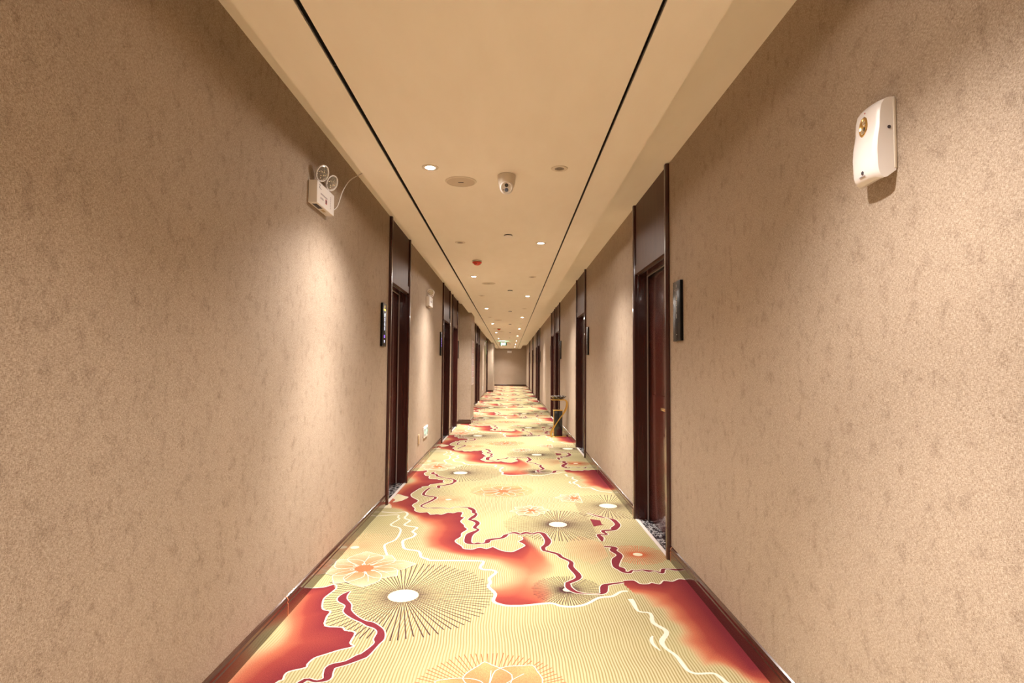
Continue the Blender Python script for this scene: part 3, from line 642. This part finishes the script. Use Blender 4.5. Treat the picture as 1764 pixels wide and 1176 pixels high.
def base_mat(name, striped):
    m = mat(name, CREAM, .95, spec=.1); t = NT(m)
    at = t.n('ShaderNodeAttribute', attribute_name='dye', attribute_type='GEOMETRY')
    col = at.outputs['Color']; al = at.outputs['Alpha']
    warp = t.noise((1.2, 2.2, 1), 1, 2, .5)
    sx = t.n('ShaderNodeSeparateXYZ'); t.l(t.coord(), sx.inputs[0])
    ph = t.math('ADD', t.math('MULTIPLY', sx.outputs[0], 2*math.pi/.0140), t.math('MULTIPLY', warp, 26.))
    st = t.math('ADD', t.math('MULTIPLY', t.math('SINE', ph), .5), .5)
    brk = t.noise((45, 7, 1), 1, 3, .6)
    st = t.math('ADD', t.math('MULTIPLY', st, .75), t.math('MULTIPLY', brk, .35))
    base = t.ramp(st, [(.30, TAN), (.66, CREAM)])
    zone = t.noise((.9, .8, 1), 1, 1, .5)
    base = t.mix(t.ramp(zone, [(.42, (0, 0, 0)), (.6, (.5, .5, .5))]), base, (.41, .38, .18))
    sp = t.noise((1, 1, 1), 230, 2, .8)
    f = t.math('ADD', al, t.math('MULTIPLY', t.math('SUBTRACT', sp, .5), .9))
    f = t.math('ADD', t.math('MULTIPLY', t.ramp(f, [(.30, (0, 0, 0)), (.70, (1, 1, 1))]), .55), t.math('MULTIPLY', al, .45))
    spk = t.ramp(sp, [(.3, (.72, .66, .66)), (.7, (1.18, 1.2, 1.2))])
    c = t.mix(f, base, t.mix(1., col, spk, 'MULTIPLY'))
    t.l(c, t.b.inputs['Base Color']); t.bump(sp, .3, .003); return m
M['c_base'] = base_mat('carpet_base', True)

def segd(px, py, poly):
    d = np.full(px.shape, 9.)
    for (ax, ay), (bx, by) in zip(poly[:-1], poly[1:]):
        vx, vy = bx-ax, by-ay; L = vx*vx+vy*vy+1e-12
        t = np.clip(((px-ax)*vx+(py-ay)*vy)/L, 0, 1)
        d = np.minimum(d, np.hypot(px-ax-t*vx, py-ay-t*vy))
    return d
def inside(px, py, poly):
    r = np.zeros(px.shape, bool); n = len(poly)
    for i in range(n):
        (ax, ay), (bx, by) = poly[i], poly[(i+1) % n]
        if ay == by: continue
        c = ((ay > py) != (by > py)) & (px < (bx-ax)*(py-ay)/(by-ay)+ax); r ^= c
    return r
xy = lambda L: [tuple(p[:2]) for p in L]
def grad(t):
    stops = [(0, (0.437, 0.353, 0.193)), (.18, (0.420, 0.227, 0.118)), (.40, (0.361, 0.105, 0.055)), (.62, (0.235, 0.040, 0.030)), (1, (0.147, 0.018, 0.024))]
    xs = [s[0] for s in stops]; return np.stack([np.interp(t, xs, [s[1][k] for s in stops]) for k in range(3)], -1)
SEAM = .690
polyA = xy(hard)+xy(softR)+xy(bottom)+xy(softL)+[(-1.2, softL[-1][1]), (-1.2, hard[0][1]+.02)]
polyC = xy(hardC)+[(1.2, hardC[-1][1]), (1.2, softC[-1][1])]+xy(softC)[::-1]+[(SEAM, hardC[0][1]-.05)]
softAll = [xy(softL), xy(softR)]
def field(px, py):
    a = np.zeros(px.shape); tt = np.zeros(px.shape)
    for k in (-1, 0, 1):
        q = py+k*P
        i = inside(px, q, polyA)
        if i.any():
            X, Y = px[i], q[i]
            ds = np.minimum(segd(X, Y, softAll[0]), segd(X, Y, softAll[1])); dh = segd(X, Y, xy(hard)+[(.30, 3.9)])
            dh = np.minimum(dh, segd(X, Y, xy(bottom[1:5]))+.05)
            ds = np.minimum(ds, segd(X, Y, [(-1.21, 5.55), (-1.21, 6.75)])+.02); hole = np.exp(-((X+1.15)**2/.10**2+(Y-6.33)**2/.16**2))      # pale green spot by the wall
            t = np.clip(ds/(ds+dh+1e-6), 0, 1)*(1-.95*hole)
            t = np.clip(t, 0, 1)
            tt[i] = np.maximum(tt[i], t); a[i] = np.maximum(a[i], np.clip(np.minimum(t*3.2, ds/.09), 0, 1))
        i = inside(px, q, polyC) & (px > SEAM)
        if i.any():
            X, Y = px[i], q[i]
            ds = segd(X, Y, xy(softC)+[(1.2, softC[-1][1])]); dh = np.minimum(segd(X, Y, xy(hardC)), np.hypot(np.maximum(0, 1.06-X), np.maximum(0, 2.45-Y)))
            t = np.clip(ds/(ds+dh+1e-6), 0, 1); tt[i] = t; a[i] = np.clip(np.minimum(t*3.2, ds/.08), 0, 1)
    return tt, a
def tile(y0, y1, dx):
    nx = int((CXR-CXL)/dx)+1; ny = max(2, int((y1-y0)/dx)+1)
    gx, gy = np.meshgrid(np.linspace(CXL, CXR, nx), np.linspace(y0, y1, ny))
    return gx, gy
cv, cf, cc = [], [], []; nv = 0
edges = [-2.35-3.62+P*k for k in range(-1, 14)]
ys = [Y0] + [e for e in np.arange(2.2-P*2, Y1, P) if e > Y0+.1] + [Y1]
cache = {}
for y0, y1 in zip(ys[:-1], ys[1:]):
    dx = .008 if 2. < y0 < 6.5 else (.012 if y0 < 12 and y0 > 2 else .03)
    gx, gy = tile(y0, y1, dx)
    base = (gy-2.2) % P + 2.2
    t, a = field(gx.ravel(), base.ravel())
    col = grad(t); n = gx.size
    cv.append(np.stack([gx.ravel(), gy.ravel(), np.zeros(n)], -1)); cc.append(np.concatenate([col, a[:, None]], 1))
    ny, nx = gx.shape; idx = np.arange(n).reshape(ny, nx)+nv
    cf.append(np.stack([idx[:-1, :-1], idx[:-1, 1:], idx[1:, 1:], idx[1:, :-1]], -1).reshape(-1, 4)); nv += n
V = np.concatenate(cv).tolist(); Fq = np.concatenate(cf).tolist(); C = np.concatenate(cc)
FM = [0]*len(Fq); CM = ['c_base', 'c_ivory', 'c_maroon', 'c_dark', 'c_orange', 'c_pale', 'c_core']
# motifs of one repeat, then repeated down the corridor
mv, mf, mm, mc = [], [], [], []
def addp(vs, fs, m, z, cols=None):
    o = len(mv); mv.extend([(x, y, z) for x, y in vs]); mf.extend([tuple(o+i for i in f) for f in fs]); mm.extend([CM.index(m)]*len(fs))
    mc.extend(cols if cols else [(0, 0, 0, 0)]*len(vs))
def smooth(pl, n=4):
    pl = [np.array(p, float) for p in pl]; out = []
    for i in range(len(pl)-1):
        p0, p1, p2, p3 = pl[max(i-1, 0)], pl[i], pl[i+1], pl[min(i+2, len(pl)-1)]
        for k in range(n):
            u = k/n; q = .5*((2*p1)+(-p0+p2)*u+(2*p0-5*p1+4*p2-p3)*u*u+(-p0+3*p1-3*p2+p3)*u**3); out.append(q)
    out.append(pl[-1]); return out
def ribbon(pl, m, z, width=None, extra=0., n=4):
    q = smooth(pl, n); vs = []; fs = []
    for i, p in enumerate(q):
        d = q[min(i+1, len(q)-1)][:2]-q[max(i-1, 0)][:2]; d = d/(np.linalg.norm(d)+1e-9); nn = np.array([-d[1], d[0]])
        w = (p[2] if width is None else width)+extra; w = max(w, .0015)
        for s in (-1, 1):
            r = p[:2]+nn*w*s; vs.append((float(min(max(r[0], CXL), CXR)), float(r[1])))
    W = [max((p[2] if width is None else width)+extra, .0015) for p in q]; D = []
    for i in range(len(q)):
        d = q[min(i+2, len(q)-1)][:2]-q[max(i-2, 0)][:2]; D.append(d/(np.linalg.norm(d)+1e-9))
    side = {}
    for s in (-1, 1):      # each edge of the band, never folding back over itself
        out = []
        for i, p in enumerate(q):
            r = p[:2]+np.array([-D[i][1], D[i][0]])*W[i]*s
            if out and np.dot(r-out[-1], D[i]) <= 0: r = out[-1]
            out.append(r)
        side[s] = out
    vs = []; fs = []
    for i in range(len(q)):
        for s in (-1, 1): r = side[s][i]; vs.append((float(min(max(r[0], CXL), CXR)), float(r[1])))
    for i in range(len(q)-1):
        for t in ((2*i, 2*i+1, 2*i+3), (2*i, 2*i+3, 2*i+2)):
            (ax, ay), (bx, by), (cx, cy) = [vs[j] for j in t]
            ar = (bx-ax)*(cy-ay)-(by-ay)*(cx-ax)
            if abs(ar) > 1e-9: fs.append(t if ar > 0 else t[::-1])
    addp(vs, fs, m, z)
def cut(x, a, b): return min(max(x, a), b)
def burst(c, r, m, z, n, r0, w=.0017, xlo=CXL, xhi=CXR, a0=0, a1=360, core=True, jit=.06, yr=None, clip=False):
    for k in range(n):
        a = math.radians(a0+(a1-a0)*(k+random.uniform(-.15, .15))/n); R = r*(1-random.random()*jit)
        ca, sa = math.cos(a), math.sin(a); t0, t1 = r0*1.05, R
        for lim, sg in ((xlo, -1), (xhi, 1)):
            if ca*sg > 1e-6: t1 = min(t1, (lim-c[0])/ca)
            elif ca*sg < -1e-6: t0 = max(t0, (lim-c[0])/ca)
        if yr and sa > 1e-6: t1 = min(t1, (yr[1]-c[1])/sa)
        if yr and sa < -1e-6: t1 = min(t1, (yr[0]-c[1])/sa)
        if clip:      # the rays stop where the red band begins
            ts = np.arange(t0, t1, .006)
            if len(ts):
                q = np.zeros(len(ts), bool)
                for kk in (-1, 0, 1): q |= inside(c[0]+ca*ts, c[1]+sa*ts+kk*P, polyA)
                if q.any(): t1 = float(ts[np.argmax(q)])
        if t1 <= t0+.01: continue
        px, py = -sa, ca; vs = []; w_ = w*(1.75 if m == 'c_dark' else 1.35)
        for t, ww in ((t0, w_*.7), (t1, w_)): vs += [(c[0]+ca*t-px*ww, c[1]+sa*t-py*ww), (c[0]+ca*t+px*ww, c[1]+sa*t+py*ww)]
        addp(vs, [(0, 1, 3, 2)], m, z)
    if core:
        vs = [(cut(c[0]+math.cos(k*.13)*r0*(1+.06*(k % 2)), xlo, xhi), c[1]+math.sin(k*.13)*r0*(1+.06*(k % 2))) for k in range(48)]
        addp(vs, [tuple(range(48))], 'c_core', z+.0001)
def flower(c, R, n, rot, z, tint=1., xlo=CXL, xhi=CXR, green=0.):
    g = (.30, .28, .12) if green else (0.454, 0.378, 0.235)
    for k in range(n):
        a = rot+2*math.pi*k/n+random.uniform(-.12, .12); L = R*random.uniform(.82, 1.1); wd = L*random.uniform(.30, .38)
        ux, uy = math.cos(a), math.sin(a); ol = []
        for t, w in ((0, .10), (.18, .5), (.40, .92), (.60, 1.), (.78, .72), (.90, .34), (1., 0)):
            ol.append((t, w))
        L1 = [(t*L, w*wd*(1+.12*math.sin(t*9+k))) for t, w in ol]; L2 = [(t*L, -w*wd*(1+.12*math.sin(t*7+2*k))) for t, w in ol[:-1]]
        loop = L1+L2[::-1]
        W = [(cut(c[0]+ux*t-uy*w, xlo, xhi), c[1]+uy*t+ux*w) for t, w in loop]
        ctr = (cut(c[0]+ux*L*.35, xlo, xhi), c[1]+uy*L*.35)
        def pc(t): u = min(1, (t/L)**(3.2 if green else 2.0)); b = (.52, .15, .065); return tuple(b[i]*(1-u)+g[i]*u for i in range(3))+(1.,)
        addp([ctr]+W, [(0, i+1, (i+1) % len(W)+1) for i in range(len(W))], 'c_base', z+.00008*k, [pc(.3*L)]+[pc(t) for t, w in loop])
        ribbon([(p[0], p[1], 0) for p in W+[W[0]]], 'c_ivory', z+.0008+.00005*k, width=.0022, n=2)
        ribbon([(cut(c[0]+ux*L*t+(-uy)*wd*.25*math.sin(t*3+k), xlo, xhi), c[1]+uy*L*t+ux*wd*.25*math.sin(t*3+k), 0) for t in (.15, .35, .55, .75)], 'c_ivory', z+.0013, width=.0018, n=3)
    r = R*.20
    addp([(cut(c[0]+math.cos(k*.4)*r, xlo, xhi), c[1]+math.sin(k*.4)*r) for k in range(16)], [tuple(range(16))], 'c_orange', z+.0015)
    for k in range(8):
        a = k*.785+rot; q = (cut(c[0]+math.cos(a)*r*1.25, xlo, xhi), c[1]+math.sin(a)*r*1.25)
        ribbon([(q[0]+math.cos(b)*r*.22, q[1]+math.sin(b)*r*.16, 0) for b in (0, 1.3, 2.5, 3.8, 5., 6.28)], 'c_ivory', z+.0016, width=.0016, n=2)
Z = .0003
# ground colour inside the right edge of the red band is striped cream: outlined in ivory
ribbon([p+(0,) for p in xy(hard)], 'c_ivory', Z*2, width=.0045, n=3)
ribbon([p+(0,) for p in xy(hardC)], 'c_ivory', Z*2, width=.005, n=3)
ribbon([p+(0,) for p in xy(W1)], 'c_ivory', Z*2, width=.010, n=3)
ribbon([p+(0,) for p in xy(W2)], 'c_ivory', Z*2, width=.008, n=3)
ribbon(W3, 'c_ivory', Z*2, n=3); ribbon(W4, 'c_ivory', Z*2, n=3)
burst((-.594, 3.190), .52, 'c_dark', Z*1.2, 84, .083, .0019, clip=True)
burst((.408, 4.626), .46, 'c_dark', Z*1.2, 88, .072, .0017, xhi=SEAM, clip=True)
burst((.934, 5.249), .46, 'c_dark', Z*1.2, 76, .080, .0018, xlo=SEAM-.06)
burst((.347, 3.286), .215, 'c_dark', Z*1.2, 76, .026, .0013)
burst((.901, 3.905), .205, 'c_orange', Z*1.2, 80, .032, .0015, xlo=SEAM+.02)
burst((-.589, 5.454), .19, 'c_pale', Z*1.2, 70, .028, .0014)
burst((-1.10, 4.017), .34, 'c_pale', Z*1.2, 84, .030, .0014, clip=True)
burst((.80, 4.02), .40, 'c_pale', Z*1.2, 50, .03, .0013, xhi=SEAM, core=False, a0=130, a1=235)
burst((-.07, 5.86), .34, 'c_orange', Z*1.2, 84, .1, .0016, core=False)
for B in (B1, B2, B3):
    B = [(p[0], p[1], p[2]*(1.5 if p[2] > .0065 else 1.15)) for p in B]
    ribbon(B, 'c_ivory', Z*3, extra=.0065); ribbon(B, 'c_maroon', Z*4)
addp(xy(tri), [tuple(range(len(tri)))], 'c_maroon', Z*3)
for lf in leaf:
    q = [(max(p[0], CXL), p[1]) for p in xy(lf)]; addp(q, [tuple(range(len(q)))], 'c_base', Z*3, [(.52, .46, .29, 1)]*len(q))
    ribbon([p+(0,) for p in q+[q[0]]], 'c_ivory', Z*3.4, width=.003, n=2)
flower((-.924, 3.603), .30, 8, .3, Z*5); flower((-.06, 5.82), .30, 8, .15, Z*5, green=1.)
flower((.206, 5.06), .19, 8, .1, Z*5); flower((.650, 5.536), .22, 7, 2.2, Z*5, xhi=SEAM+.02)
V2 = V; F2 = Fq; C2 = [C]
mva = np.array(mv); mca = np.array(mc, float); parts_v = [np.array(V)]; nf = len(V)
for k in range(-2, 10):
    q = mva.copy(); q[:, 1] += k*P
    if k > 3:
        q[:, 2] *= 3
    q[:, 1] = np.clip(q[:, 1], Y0, Y1-.015)
    parts_v.append(q); F2 = F2+[tuple(nf+i for i in f) for f in mf]; FM = FM+mm; nf += len(q); C2.append(mca)
AV = np.concatenate(parts_v); keep = []
for i, f in enumerate(F2):      # the carpet is cut round the wall piers
    x = sum(AV[j, 0] for j in f)/len(f) if len(f) < 5 else AV[f[0], 0]; y = AV[f[0], 1]
    if not ((12.56 < y < 13.64 and x < -.873) or (28.33 < y < 31.02 and x < -.848)): keep.append(i)
F2 = [F2[i] for i in keep]; FM = [FM[i] for i in keep]
me = bpy.data.meshes.new('carpet'); me.from_pydata(AV.tolist(), [], F2)
for m in CM: me.materials.append(M[m])
me.polygons.foreach_set('material_index', FM)
ca = me.color_attributes.new('dye', 'FLOAT_COLOR', 'POINT'); ca.data.foreach_set('color', np.concatenate(C2).astype('f').ravel())
me.update()
# motif faces all look up
bm = bmesh.new(); bm.from_mesh(me)
for f in bm.faces:
    if f.normal.z < 0: f.normal_flip()
bmesh.ops.delete(bm, geom=[v for v in bm.verts if not v.link_faces], context='VERTS')
bm.to_mesh(me); bm.free()
carpet = bpy.data.objects.new('carpet', me); COL.objects.link(carpet)
tag(carpet, 'long corridor carpet with red, cream and gold flower and sunburst pattern covering the floor', 'carpet')
